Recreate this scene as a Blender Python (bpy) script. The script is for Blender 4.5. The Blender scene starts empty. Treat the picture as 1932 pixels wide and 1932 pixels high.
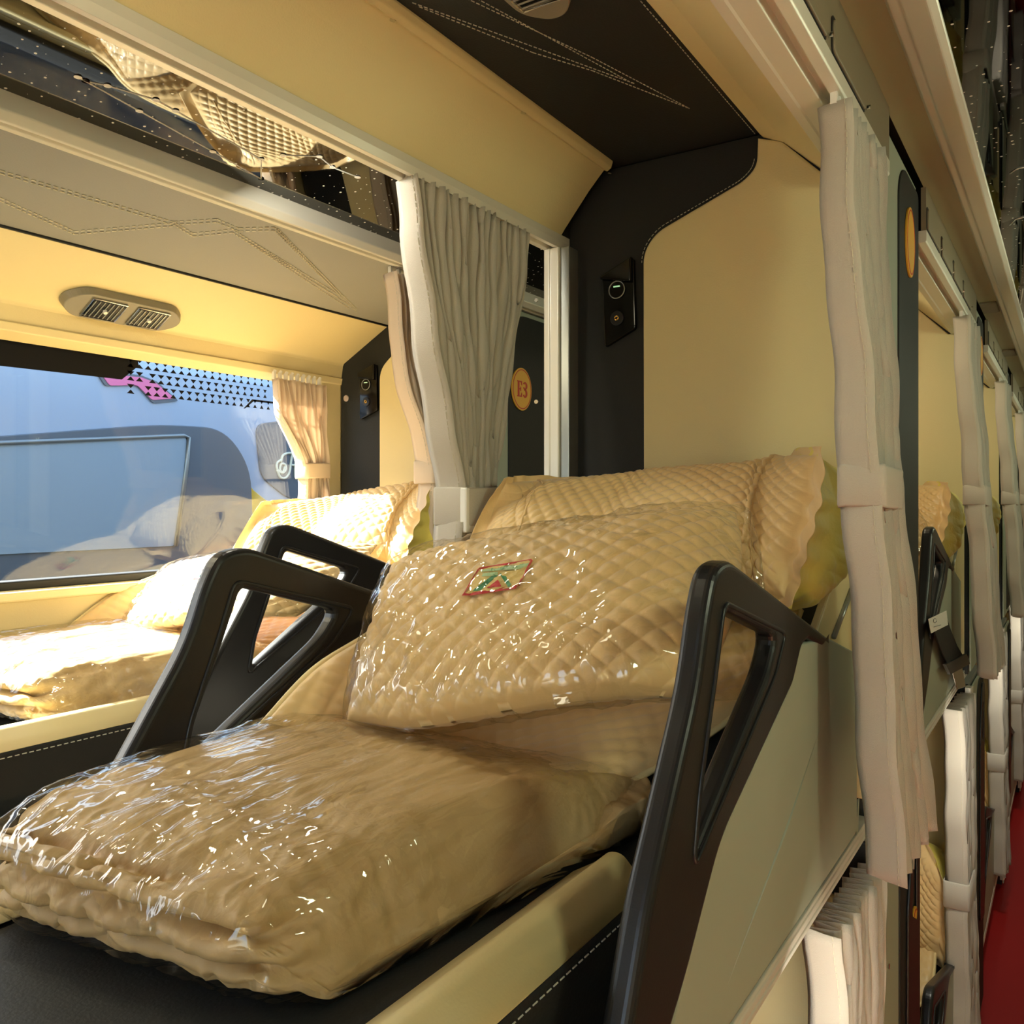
import bpy, bmesh, math, random
import numpy as np
from mathutils import Vector, noise
from mathutils.bvhtree import BVHTree
R = math.radians
random.seed(7)
SC = bpy.context.scene
COL = SC.collection

# ------------------------------------------------------------------ camera
TH = math.atan(1059/1640.0)                     # heading, left of +Y (the length of the coach)
FPX, CX, HY = 1640.0, 966.0, 950.0
cam_d = bpy.data.cameras.new('camera'); cam = bpy.data.objects.new('camera', cam_d); COL.objects.link(cam)
cam.location = (0, 0, 0); cam.rotation_euler = (math.pi/2, 0, TH)
cam_d.sensor_width = 36; cam_d.lens = 36*FPX/1932; cam_d.shift_y = -16/1932
cam_d.clip_start = .02; cam_d.clip_end = 200
SC.camera = cam
# ------------------------------------------------------------------ light
W = bpy.data.worlds.new('world'); SC.world = W; W.use_nodes = True
nt = W.node_tree; nt.nodes.clear()
wo = nt.nodes.new('ShaderNodeOutputWorld'); bg = nt.nodes.new('ShaderNodeBackground')
sky = nt.nodes.new('ShaderNodeTexSky'); sky.sky_type = 'NISHITA'; sky.sun_disc = False
sky.sun_elevation = R(38); sky.sun_rotation = R(-110); sky.air_density = 1.2; sky.dust_density = 2.0
bg.inputs['Strength'].default_value = 1.0
nt.links.new(sky.outputs[0], bg.inputs[0]); nt.links.new(bg.outputs[0], wo.inputs[0])

def light(name, kind, loc, energy, color, direction=None, **kw):
    d = bpy.data.lights.new(name, kind); d.energy = energy; d.color = color
    for k, v in kw.items(): setattr(d, k, v)
    o = bpy.data.objects.new(name, d); COL.objects.link(o); o.location = loc
    if direction is not None: o.rotation_euler = Vector(direction).to_track_quat('-Z', 'Y').to_euler()
    return o
light('sun', 'SUN', (-6, -2, 5), 52.0, (1.0, .96, .88), (1.0, .22, -.74), angle=R(.8))
light('windscreen_fill', 'AREA', (-.05, -1.45, .1), 1.8, (.96, 1.0, .96), (-.12, 1, -.05), shape='RECTANGLE', size=.7, size_y=.9)  # added area fill at the windscreen opening, lights surfaces facing the front
light('berth_lamp', 'AREA', (-.56, .35, .59), .5, (1.0, .90, .62), (0, .25, -1), shape='DISK', size=.12)
light('window_berth_lamp', 'AREA', (-1.33, .45, .44), 3.0, (1.0, .90, .62), (0, .2, -1), shape='DISK', size=.12)
light('far_aisle_fill', 'AREA', (-.98, .9, .50), 1.6, (1.0, .95, .80), (.1, .6, -1), shape='DISK', size=.1)  # fill added to brighten the badge in the far aisle; has no fixture
for k in range(1, 4):
    light('berth_lamp_far', 'AREA', (-.56, .9+1.42*k, .59), 2.2, (1.0, .84, .54), (0, .2, -1), shape='DISK', size=.12)
for k in range(5):
    light('right_aisle_fill', 'AREA', (.50, .7+1.42*k, .35), 2.9, (.90, 1.0, .68), (-1, .15, .05), shape='DISK', size=.2)  # added off-frame fill for the cornice and aisle faces, not a fixture
    light('lower_lamp', 'AREA', (-.2, .9+1.42*k, -.56), 1.6, (1.0, .95, .80), (-.3, .5, -.9), shape='DISK', size=.08)
SC.view_settings.view_transform = 'Standard'; SC.view_settings.look = 'None'
SC.view_settings.exposure = 0.0; SC.view_settings.gamma = 1.0; SC.view_settings.use_curve_mapping = False
try:
    SC.cycles.use_denoising = True; SC.cycles.sample_clamp_indirect = 6.0
    SC.cycles.max_bounces = 14; SC.cycles.transparent_max_bounces = 16; SC.cycles.caustics_refractive = False
except Exception: pass

# ------------------------------------------------------------------ photo rays
FWD = Vector((-math.sin(TH), math.cos(TH), 0)); RGT = Vector((math.cos(TH), math.sin(TH), 0)); UP = Vector((0, 0, 1))
def ray(u, v): return FWD + RGT*((u-CX)/FPX) + UP*((HY-v)/FPX)
def at(u, v, X=None, Y=None, Z=None):
    d = ray(u, v)
    t = X/d.x if X is not None else (Y/d.y if Y is not None else Z/d.z)
    return d*t
def onplane(u, v, p, n):
    d = ray(u, v); p = Vector(p); n = Vector(n)
    return d*(p.dot(n)/d.dot(n))

# ------------------------------------------------------------------ materials
def lin(c): return tuple(((x/255)/12.92 if x/255 <= .04045 else ((x/255+.055)/1.055)**2.4) for x in c)+(1,)
def M(name, rgb, rough=.5, metal=0, spec=.5, bump=0, bscale=200, var=0, vscale=8, sheen=0, coat=0, trans=0, stretch=None):
    m = bpy.data.materials.new(name); m.use_nodes = True; t = m.node_tree; b = t.nodes['Principled BSDF']
    c = lin(rgb); b.inputs['Base Color'].default_value = c
    b.inputs['Roughness'].default_value = rough; b.inputs['Metallic'].default_value = metal
    b.inputs['Specular IOR Level'].default_value = spec
    b.inputs['Sheen Weight'].default_value = sheen; b.inputs['Coat Weight'].default_value = coat
    tc = t.nodes.new('ShaderNodeTexCoord')
    if var:
        n = t.nodes.new('ShaderNodeTexNoise'); n.inputs['Scale'].default_value = vscale; n.inputs['Detail'].default_value = 4
        t.links.new(tc.outputs['Object'], n.inputs['Vector'])
        mx = t.nodes.new('ShaderNodeMix'); mx.data_type = 'RGBA'
        mx.inputs[6].default_value = tuple(x*(1-var) for x in c[:3])+(1,); mx.inputs[7].default_value = tuple(min(1, x*(1+var)) for x in c[:3])+(1,)
        t.links.new(n.outputs['Fac'], mx.inputs[0]); t.links.new(mx.outputs[2], b.inputs['Base Color'])
    if bump:
        n = t.nodes.new('ShaderNodeTexNoise'); n.inputs['Scale'].default_value = bscale; n.inputs['Detail'].default_value = 3
        if stretch:
            mp = t.nodes.new('ShaderNodeMapping'); mp.inputs['Scale'].default_value = stretch
            t.links.new(tc.outputs['Object'], mp.inputs[0]); t.links.new(mp.outputs[0], n.inputs['Vector'])
        else: t.links.new(tc.outputs['Object'], n.inputs['Vector'])
        bp = t.nodes.new('ShaderNodeBump'); bp.inputs['Strength'].default_value = bump; bp.inputs['Distance'].default_value = .002
        t.links.new(n.outputs['Fac'], bp.inputs['Height']); t.links.new(bp.outputs[0], b.inputs['Normal'])
    if trans:      # thin cloth: part of the light passes through
        tr = t.nodes.new('ShaderNodeBsdfTranslucent'); tr.inputs[0].default_value = c
        mxs = t.nodes.new('ShaderNodeMixShader'); mxs.inputs[0].default_value = trans
        t.links.new(b.outputs[0], mxs.inputs[1]); t.links.new(tr.outputs[0], mxs.inputs[2])
        t.links.new(mxs.outputs[0], t.nodes['Material Output'].inputs['Surface'])
    return m
beige = M('beige_leather', (222, 206, 156), .55, bump=.15, bscale=350)
cream = M('cream_leather', (226, 210, 160), .42, bump=.1, bscale=350)
black = M('charcoal_leather', (36, 37, 36), .6, spec=.3, bump=.2, bscale=300)
greyl = M('glare_grey_leather', (146, 146, 140), .55, bump=.15, bscale=300)  # window lining's glare on charcoal put into this grey; partition cores share it
plast = M('black_plastic', (22, 23, 26), .36, bump=.05, bscale=600)
gloss = M('gloss_black', (10, 10, 11), .12)
greyp = M('grey_green_shell', (160, 168, 150), .5)
alum = M('white_aluminium', (226, 222, 208), .32, metal=.15)
alumg = M('grey_aluminium', (150, 152, 148), .3, metal=.6)
brown = M('taupe_panel', (128, 118, 96), .5, bump=.1, bscale=300)
olive = M('olive_soffit', (168, 164, 128), .5)
white = M('white_plastic', (235, 232, 224), .35)
thread = M('pale_thread', (186, 184, 170), .8)
threadl = M('light_thread', (206, 198, 176), .8)
chrome = M('chrome', (220, 220, 215), .12, metal=1)
brass = M('brass', (210, 170, 90), .25, metal=1)
greenled = bpy.data.materials.new('green_indicator'); greenled.use_nodes = True
greenled.node_tree.nodes['Principled BSDF'].inputs['Emission Color'].default_value = (.25, .8, .35, 1)
greenled.node_tree.nodes['Principled BSDF'].inputs['Emission Strength'].default_value = .6
quilt = M('gold_quilted_satin', (228, 194, 136), .42, bump=.12, bscale=500, sheen=.3)
quiltb = M('yellow_pillow_back', (232, 214, 100), .6, bump=.5, bscale=120, sheen=.2)
cotton = M('quilted_blanket_cotton', (198, 168, 118), .55, bump=.2, bscale=250)
piping = M('cream_piping', (232, 208, 150), .5)
curt = M('grey_beige_curtain', (200, 192, 178), .85, bump=.35, bscale=700, sheen=.3, trans=.12)
curtp = M('pale_pink_curtain', (226, 208, 186), .85, bump=.3, bscale=700, sheen=.3, trans=.3)
carpet = M('red_carpet', (168, 6, 12), .6, bump=.4, bscale=400)
webbing = M('black_webbing', (18, 18, 20), .7, bump=.4, bscale=900)
badge_y = M('badge_yellow', (232, 176, 60), .45); badge_r = M('badge_red', (196, 58, 40), .5)
lab_r = M('label_red', (196, 60, 66), .7); lab_g = M('label_green', (70, 150, 110), .7); lab_y = M('label_straw', (226, 198, 128), .7)
lab_p = M('label_pale_green', (176, 206, 160), .7)
rubber = M('black_rubber', (16, 17, 18), .6)
frit = M('black_frit', (26, 26, 28), .8, spec=.1)
linerd = M('dark_shell', (60, 58, 52), .7)
asphalt = M('asphalt', (70, 69, 67), .9, bump=.5, bscale=40, var=.15)
busblue = M('coach_hazed_blue', (170, 182, 198), .25, coat=.5); busyel = M('coach_yellow', (214, 172, 40), .3, coat=.4)  # blue-grey lightened to carry the haze of the side window
busgl = M('coach_hazed_glass', (152, 168, 178), .15, spec=.8); buspink = M('coach_pink', (236, 116, 160), .4); busdark = M('coach_hazed_dark', (100, 106, 112), .3)  # coach glass and dark trim lightened with the same window haze
lettw = M('cream_lettering', (228, 224, 196), .5)

def mat_glass():
    m = bpy.data.materials.new('clear_glass'); m.use_nodes = True; t = m.node_tree; t.nodes.clear()
    o = t.nodes.new('ShaderNodeOutputMaterial'); tr = t.nodes.new('ShaderNodeBsdfTransparent'); gl = t.nodes.new('ShaderNodeBsdfGlossy')
    tr.inputs[0].default_value = (.93, .96, .95, 1); gl.inputs['Roughness'].default_value = .015
    fr = t.nodes.new('ShaderNodeLayerWeight'); fr.inputs[0].default_value = .5
    pw_ = t.nodes.new('ShaderNodeMath'); pw_.operation = 'POWER'; pw_.inputs[1].default_value = 4.5; ad = t.nodes.new('ShaderNodeMath'); ad.operation = 'ADD'; ad.inputs[1].default_value = .035; ad.use_clamp = True
    mu = t.nodes.new('ShaderNodeMath'); mu.operation = 'MULTIPLY'; mu.inputs[1].default_value = .9
    mx = t.nodes.new('ShaderNodeMixShader')
    t.links.new(fr.outputs['Facing'], pw_.inputs[0]); t.links.new(pw_.outputs[0], mu.inputs[0]); t.links.new(mu.outputs[0], ad.inputs[0]); t.links.new(ad.outputs[0], mx.inputs[0])
    t.links.new(tr.outputs[0], mx.inputs[1]); t.links.new(gl.outputs[0], mx.inputs[2]); t.links.new(mx.outputs[0], o.inputs[0])
    return m
glass = mat_glass()
def mat_film(name, scale, st, strength, k, rough=.06):
    m = bpy.data.materials.new(name); m.use_nodes = True; t = m.node_tree; t.nodes.clear()
    o = t.nodes.new('ShaderNodeOutputMaterial'); tr = t.nodes.new('ShaderNodeBsdfTransparent'); gl = t.nodes.new('ShaderNodeBsdfGlossy')
    tr.inputs[0].default_value = (.95, .945, .93, 1); gl.inputs['Roughness'].default_value = rough
    tc = t.nodes.new('ShaderNodeTexCoord'); mp = t.nodes.new('ShaderNodeMapping'); mp.inputs['Scale'].default_value = st
    n = t.nodes.new('ShaderNodeTexNoise'); n.inputs['Scale'].default_value = scale; n.inputs['Detail'].default_value = 3; n.inputs['Distortion'].default_value = 1.2
    rp = t.nodes.new('ShaderNodeMath'); rp.operation = 'PINGPONG'; rp.inputs[1].default_value = .12
    bp = t.nodes.new('ShaderNodeBump'); bp.inputs['Strength'].default_value = strength; bp.inputs['Distance'].default_value = .012
    lw = t.nodes.new('ShaderNodeLayerWeight'); lw.inputs[0].default_value = .5
    pw_ = t.nodes.new('ShaderNodeMath'); pw_.operation = 'POWER'; pw_.inputs[1].default_value = 4; ad = t.nodes.new('ShaderNodeMath'); ad.operation = 'ADD'; ad.inputs[1].default_value = .07; ad.use_clamp = True
    mu = t.nodes.new('ShaderNodeMath'); mu.operation = 'MULTIPLY'; mu.inputs[1].default_value = k; mu.use_clamp = True
    mx = t.nodes.new('ShaderNodeMixShader')
    L = t.links.new
    L(tc.outputs['Object'], mp.inputs[0]); L(mp.outputs[0], n.inputs['Vector']); L(n.outputs['Fac'], rp.inputs[0]); L(rp.outputs[0], bp.inputs['Height'])
    L(bp.outputs[0], gl.inputs['Normal']); L(lw.outputs['Facing'], pw_.inputs[0]); L(pw_.outputs[0], mu.inputs[0]); L(mu.outputs[0], ad.inputs[0]); L(ad.outputs[0], mx.inputs[0])
    L(tr.outputs[0], mx.inputs[1]); L(gl.outputs[0], mx.inputs[2]); L(mx.outputs[0], o.inputs[0])
    return m
film = mat_film('clear_plastic_film', 10, (1, 1, 1), .6, .55, .07)
filmb = mat_film('clear_plastic_bag', 11, (1.5, .42, 1.1), .65, .5, .07)
def mat_mirror(name, tint, dens):
    m = bpy.data.materials.new(name); m.use_nodes = True; t = m.node_tree; b = t.nodes['Principled BSDF']
    b.inputs['Metallic'].default_value = 1; b.inputs['Roughness'].default_value = .02; b.inputs['Base Color'].default_value = tint
    tc = t.nodes.new('ShaderNodeTexCoord'); vo = t.nodes.new('ShaderNodeTexVoronoi'); vo.inputs['Scale'].default_value = dens
    vo.voronoi_dimensions = '2D'
    n = t.nodes.new('ShaderNodeTexNoise'); n.inputs['Scale'].default_value = dens*2.3
    ad = t.nodes.new('ShaderNodeMath'); ad.operation = 'MULTIPLY'; ad.inputs[1].default_value = .11
    lt = t.nodes.new('ShaderNodeMath'); lt.operation = 'LESS_THAN'
    cc = t.nodes.new('ShaderNodeSeparateColor'); g = t.nodes.new('ShaderNodeMath'); g.operation = 'GREATER_THAN'; g.inputs[1].default_value = .3
    ml = t.nodes.new('ShaderNodeMath'); ml.operation = 'MULTIPLY'
    d = t.nodes.new('ShaderNodeBsdfDiffuse'); d.inputs[0].default_value = (.85, .84, .78, 1)
    mx = t.nodes.new('ShaderNodeMixShader'); L = t.links.new
    L(tc.outputs['Object'], vo.inputs['Vector']); L(tc.outputs['Object'], n.inputs['Vector']); L(vo.outputs['Color'], cc.inputs[0]); L(cc.outputs[0], ad.inputs[0])
    L(vo.outputs['Distance'], lt.inputs[0]); L(ad.outputs[0], lt.inputs[1]); L(cc.outputs[1], g.inputs[0]); L(lt.outputs[0], ml.inputs[0]); L(g.outputs[0], ml.inputs[1])
    L(ml.outputs[0], mx.inputs[0]); L(b.outputs[0], mx.inputs[1]); L(d.outputs[0], mx.inputs[2]); L(mx.outputs[0], t.nodes['Material Output'].inputs[0])
    return m
mirror_m = mat_mirror('starry_dark_mirror', (.09, .09, .086, 1), 55)
mirror_r = mat_mirror('starry_black_mirror', (.10, .10, .10, 1), 50)

# ------------------------------------------------------------------ mesh helpers
WL = {}                                            # world location of every built object
def tag(o, label, cat, group=None, kind=None):
    if label: o['label'] = label
    if cat: o['category'] = cat
    if group: o['group'] = group
    if kind: o['kind'] = kind
    return o
def thing(name, loc, label, cat, group=None):
    o = bpy.data.objects.new(name, None); COL.objects.link(o); o.location = loc; o.empty_display_size = .05
    WL[o.name] = Vector(loc); return tag(o, label, cat, group)
def obj(name, verts, faces, mat, parent=None, smooth=False, bevel=0, seg=2, solid=0, mats=None, fm=None):
    V = np.array([tuple(v) for v in verts], dtype=float)
    org = WL[parent.name].copy() if parent is not None else Vector(((V[:, 0].min()+V[:, 0].max())/2, (V[:, 1].min()+V[:, 1].max())/2, V[:, 2].min()))
    me = bpy.data.meshes.new(name)
    me.from_pydata([tuple(x) for x in (V-np.array(org))], [], [tuple(f) for f in faces]); me.update()
    bm = bmesh.new(); bm.from_mesh(me); bmesh.ops.recalc_face_normals(bm, faces=bm.faces); bm.to_mesh(me); bm.free()
    if mats:
        for m in mats: me.materials.append(m)
        if fm is not None: me.polygons.foreach_set('material_index', fm)
    else: me.materials.append(mat)
    if smooth: me.polygons.foreach_set('use_smooth', [True]*len(me.polygons))
    o = bpy.data.objects.new(name, me); COL.objects.link(o)
    if parent is not None: o.parent = parent; WL[o.name] = org
    else: o.location = org; WL[o.name] = org
    if solid:
        s = o.modifiers.new('thick', 'SOLIDIFY'); s.thickness = solid; s.offset = 0
    if bevel:
        b = o.modifiers.new('bevel', 'BEVEL'); b.width = bevel; b.segments = seg; b.limit_method = 'ANGLE'; b.angle_limit = R(30); b.harden_normals = False
    return o
def boxgeo(x0, x1, y0, y1, z0, z1):
    v = [(x, y, z) for x in (x0, x1) for y in (y0, y1) for z in (z0, z1)]
    return v, [(0, 1, 3, 2), (4, 6, 7, 5), (0, 4, 5, 1), (2, 3, 7, 6), (0, 2, 6, 4), (1, 5, 7, 3)]
def box(name, x0, x1, y0, y1, z0, z1, mat, parent=None, bevel=.002, **kw):
    v, f = boxgeo(x0, x1, y0, y1, z0, z1); return obj(name, v, f, mat, parent, bevel=bevel, **kw)
def joingeo(gs):
    V, F = [], []
    for v, f in gs:
        n = len(V); V += list(v); F += [tuple(i+n for i in q) for q in f]
    return V, F
def prismgeo(pts, a0, a1, axis='y'):
    """polygon extruded: axis 'y' pts are (x,z); 'x' pts are (y,z); 'z' pts are (x,y)"""
    def p(q, a): return {'y': (q[0], a, q[1]), 'x': (a, q[0], q[1]), 'z': (q[0], q[1], a)}[axis]
    n = len(pts); V = [p(q, a0) for q in pts]+[p(q, a1) for q in pts]
    F = [tuple(range(n)), tuple(range(2*n-1, n-1, -1))]+[(i, (i+1) % n, n+(i+1) % n, n+i) for i in range(n)]
    return V, F
def prism(name, pts, a0, a1, mat, parent=None, axis='y', bevel=.0015, **kw):
    v, f = prismgeo(pts, a0, a1, axis); return obj(name, v, f, mat, parent, bevel=bevel, **kw)
def tubegeo(path, r, n=8, closed=False, caps=True):
    P = [Vector(p) for p in path]; V, F = [], []; m = len(P); prev = None
    for i, p in enumerate(P):
        a = P[(i-1) % m] if (closed or i > 0) else P[i]; b = P[(i+1) % m] if (closed or i < m-1) else P[i]
        t = (b-a).normalized() if (b-a).length > 1e-9 else Vector((0, 0, 1))
        if prev is None: s = t.cross(Vector((0.013, .021, 1)));  s = s if s.length > 1e-3 else t.cross(Vector((1, 0, 0)))
        else: s = prev-t*prev.dot(t)
        s.normalize(); prev = s; q = t.cross(s); rr = r[i] if hasattr(r, '__len__') else r
        V += [p+(s*math.cos(2*math.pi*k/n)+q*math.sin(2*math.pi*k/n))*rr for k in range(n)]
    for i in range(m if closed else m-1):
        for k in range(n):
            F.append((i*n+k, i*n+(k+1) % n, ((i+1) % m)*n+(k+1) % n, ((i+1) % m)*n+k))
    if not closed and caps: F += [tuple(range(n-1, -1, -1)), tuple(range((m-1)*n, m*n))]
    return V, F
def tube(name, path, r, mat, parent=None, n=8, closed=False):
    v, f = tubegeo(path, r, n, closed); return obj(name, v, f, mat, parent, smooth=True)
def discgeo(c, axis, r, h, n=20, r2=None):
    c = Vector(c); a = Vector(axis).normalized(); s = a.orthogonal().normalized(); q = a.cross(s); r2 = r if r2 is None else r2
    V = [c+(s*math.cos(2*math.pi*k/n)+q*math.sin(2*math.pi*k/n))*r for k in range(n)]+[c+a*h+(s*math.cos(2*math.pi*k/n)+q*math.sin(2*math.pi*k/n))*r2 for k in range(n)]
    F = [tuple(range(n-1, -1, -1)), tuple(range(n, 2*n))]+[(k, (k+1) % n, n+(k+1) % n, n+k) for k in range(n)]
    return V, F
def disc(name, c, axis, r, h, mat, parent=None, n=24, r2=None, bevel=0):
    v, f = discgeo(c, axis, r, h, n, r2); return obj(name, v, f, mat, parent, bevel=bevel)
def ringgeo(c, axis, r, w, n=24):
    a = Vector(axis).normalized(); s = a.orthogonal().normalized(); q = a.cross(s); c = Vector(c)
    return tubegeo([c+(s*math.cos(2*math.pi*k/n)+q*math.sin(2*math.pi*k/n))*r for k in range(n)], w, 6, True)
def rounded(pts, r, n=5):
    """round the corners of a 2D polygon; r one radius or one per corner"""
    out = []; m = len(pts)
    for i in range(m):
        p = Vector(pts[i]).to_2d(); a = Vector(pts[i-1]).to_2d()-p; b = Vector(pts[(i+1) % m]).to_2d()-p
        rr = r[i] if hasattr(r, '__len__') else r
        d = min(rr, a.length*.48, b.length*.48)
        if d < 1e-5: out.append((p.x, p.y)); continue
        A = p+a.normalized()*d; B = p+b.normalized()*d
        for k in range(n+1):
            t = k/n; q = A*(1-t)**2+p*2*t*(1-t)+B*t*t; out.append((q.x, q.y))
    return out
def plate(name, outer, holes, a0, a1, mat, parent=None, axis='x', bevel=.003, res=2):
    """flat plate with holes: outer/holes are 2D outlines, thickness a0..a1 along the axis, edges rounded by bevel"""
    cu = bpy.data.curves.new(name, 'CURVE'); cu.dimensions = '2D'; cu.fill_mode = 'BOTH'
    for pl in [outer]+list(holes):
        sp = cu.splines.new('POLY'); sp.points.add(len(pl)-1); sp.use_cyclic_u = True
        for q, p in zip(sp.points, pl): q.co = (p[0], p[1], 0, 1)
    cu.extrude = max(1e-5, abs(a1-a0)/2-bevel); cu.bevel_depth = bevel; cu.bevel_resolution = res; cu.offset = -bevel
    t = bpy.data.objects.new('tmp', cu); COL.objects.link(t)
    dg = bpy.context.evaluated_depsgraph_get(); me = bpy.data.meshes.new_from_object(t.evaluated_get(dg))
    mid = (a0+a1)/2
    def p(c): return {'x': (mid+c[2], c[0], c[1]), 'y': (c[0], mid+c[2], c[1]), 'z': (c[0], c[1], mid+c[2])}[axis]
    V = [p(v.co) for v in me.vertices]; F = [tuple(q.vertices) for q in me.polygons]
    bpy.data.objects.remove(t); bpy.data.curves.remove(cu); bpy.data.meshes.remove(me)
    o = obj(name, V, F, mat, parent)
    bm = bmesh.new(); bm.from_mesh(o.data); bmesh.ops.remove_doubles(bm, verts=bm.verts, dist=1e-6); bmesh.ops.recalc_face_normals(bm, faces=bm.faces); bm.to_mesh(o.data); bm.free()
    return o
def stitchgeo(path, dash=.006, gap=.004, r=.0009):
    """a row of thread dashes along a 3D polyline"""
    gs = []; P = [Vector(p) for p in path]; pos = 0
    for a, b in zip(P, P[1:]):
        L = (b-a).length; d = (b-a).normalized() if L > 0 else None; s = 0
        while s < L:
            e = min(L, s+dash); gs.append(tubegeo([a+d*s, a+d*e], r, 4)); s += dash+gap
    return joingeo(gs)
def stitching(name, paths, mat, parent, dash=.006, gap=.004, r=.0009):
    v, f = joingeo([stitchgeo(p, dash, gap, r) for p in paths]); return obj(name, v, f, mat, parent)
def cr(a, t):
    """Catmull-Rom through rows of a (numpy, first axis)"""
    n = len(a)-1; x = np.clip(np.asarray(t, float)*n, 0, n-1e-9); i = x.astype(int); f = (x-i)
    pad = np.concatenate([[2*a[0]-a[1]], a, [2*a[-1]-a[-2]]]); f = f.reshape((-1,)+(1,)*(a.ndim-1))
    p0, p1, p2, p3 = pad[i], pad[i+1], pad[i+2], pad[i+3]
    return .5*((2*p1)+(-p0+p2)*f+(2*p0-5*p1+4*p2-p3)*f**2+(-p0+3*p1-3*p2+p3)*f**3)
def sheet(ctrl, ns, nt):
    a = np.array([[tuple(p) for p in row] for row in ctrl], float)
    g = cr(a, np.linspace(0, 1, nt)); g = cr(g.transpose(1, 0, 2), np.linspace(0, 1, ns)).transpose(1, 0, 2)
    return g                                       # [t, s, 3]
def normals(P):
    ds = np.gradient(P, axis=1); dt = np.gradient(P, axis=0); n = np.cross(ds, dt)
    return n/(np.linalg.norm(n, axis=2, keepdims=True)+1e-12)
def nz(P, sc, seed=0):
    o = Vector((seed*7.1, seed*3.3, seed*1.7)); q = P.reshape(-1, 3)
    return np.array([noise.noise(Vector((p[0]*sc[0], p[1]*sc[1], p[2]*sc[2]))+o) for p in q]).reshape(P.shape[:2])
def cushion(name, ctrl, ns, nt, th, mat, parent=None, quiltp=None, amp=.004, off=0, wr=0, wsc=(9, 9, 9), edge=.6, ff=.6, flip=False, seed=1, backmat=None, flange=0, ruffle=0, bulge=None):
    """a stuffed sheet: front and back surfaces swelling from one outline"""
    P = sheet(ctrl, ns, nt); N = normals(P)*(-1 if flip else 1)
    s = np.linspace(0, 1, ns)[None, :]; t = np.linspace(0, 1, nt)[:, None]
    if flange:
        fs = flange/np.linalg.norm(P[nt//2, -1]-P[nt//2, 0]); ft = flange/np.linalg.norm(P[-1, ns//2]-P[0, ns//2])
    else: fs = ft = 0
    def pr(x, f): y = np.clip((np.minimum(x, 1-x)-f)/(.5-f), 0, 1); return np.clip(1-(1-y)**2.4, 0, 1)
    w = (pr(s, fs)*pr(t, ft))**edge
    ds = np.linalg.norm(np.gradient(P, axis=1), axis=2); dt = np.linalg.norm(np.gradient(P, axis=0), axis=2)
    a = np.cumsum(ds, axis=1); a = a-a[:, ns//2:ns//2+1]; b = np.cumsum(dt, axis=0)
    q = 0
    if quiltp:
        u1, u2 = (a+b)/quiltp, (a-b)/quiltp
        q = (np.abs(np.sin(np.pi*u1))*np.abs(np.sin(np.pi*u2)))**.55*amp*np.clip(w*4, 0, 1)
    d = 0
    if wr:
        x = nz(P, wsc, seed); y = nz(P, tuple(k*2.7 for k in wsc), seed+3)
        d = wr*(np.abs(x)*-1.6+.5+.5*y)*np.clip(w*5, .15, 1)
    rf = 0
    if ruffle:
        e = np.clip(1-w*3, 0, 1); rf = ruffle*e*np.sin((a+b)*95+3*nz(P, (14, 14, 14), seed+9))
    wf = np.clip(w*6, 0, 1)*off
    Fr = P+N*((th*w*ff+q+d+wf+rf)[..., None] if not np.isscalar(q+d+rf) else (th*w*ff+wf)[..., None])
    Bk = P-N*((th*w*(1-ff)+wf+(d*.6 if wr else 0)-rf+.6*q))[..., None]
    if bulge: Bk = Bk-N*((.007*nz(P, (38, 38, 38), 21)+.006*np.abs(nz(P, (16, 60, 60), 23)))*np.clip(w*5, .2, 1))[..., None]; Bk = Bk-N*(bulge[1]*np.exp(-((s-bulge[0])/bulge[2])**2)*pr(t, ft)**.6*np.clip((1-s)/.05, 0, 1))[..., None]
    V = np.concatenate([Fr.reshape(-1, 3), Bk.reshape(-1, 3)]); n = ns*nt; F = []; fm = []
    for j in range(nt-1):
        for i in range(ns-1):
            k = j*ns+i; F.append((k, k+1, k+ns+1, k+ns)); fm.append(0)
    for j in range(nt-1):
        for i in range(ns-1):
            k = n+j*ns+i; F.append((k, k+ns, k+ns+1, k+1)); fm.append(1 if backmat and i > ns*.5 else 0)
    rim = [i for i in range(ns)]+[j*ns+ns-1 for j in range(1, nt)]+[(nt-1)*ns+i for i in range(ns-2, -1, -1)]+[j*ns for j in range(nt-2, 0, -1)]
    for x, y in zip(rim, rim[1:]+rim[:1]): F.append((x, n+x, n+y, y)); fm.append(0)
    o = obj(name, V, F, mat, parent, smooth=True, mats=[mat, backmat] if backmat else None, fm=fm if backmat else None)
    o_data[name if parent is None else o.name] = (Fr, P, N)
    return o
o_data = {}
def bvh(o):
    dgv = [v.co+WL[o.name] for v in o.data.vertices]
    return BVHTree.FromPolygons(dgv, [tuple(p.vertices) for p in o.data.polygons])
def drape(tree, u, v, lift=.002):
    d = ray(u, v).normalized(); h = tree.ray_cast(Vector((0, 0, 0)), d)
    return (h[0]-d*lift) if h[0] is not None else None
def patchgeo(tree, poly, lift, sub=6):
    """a quad patch of cloth laid on a surface; poly = 4 picture corners"""
    a, b, c, d = [Vector(p) for p in poly]; V, F = [], []
    for j in range(sub+1):
        for i in range(sub+1):
            s, t = i/sub, j/sub; p = (a*(1-s)+b*s)*(1-t)+(d*(1-s)+c*s)*t; V.append(drape(tree, p.x, p.y, lift))
    for j in range(sub):
        for i in range(sub):
            k = j*(sub+1)+i; F.append((k, k+1, k+sub+2, k+sub+1))
    return V, F
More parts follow.
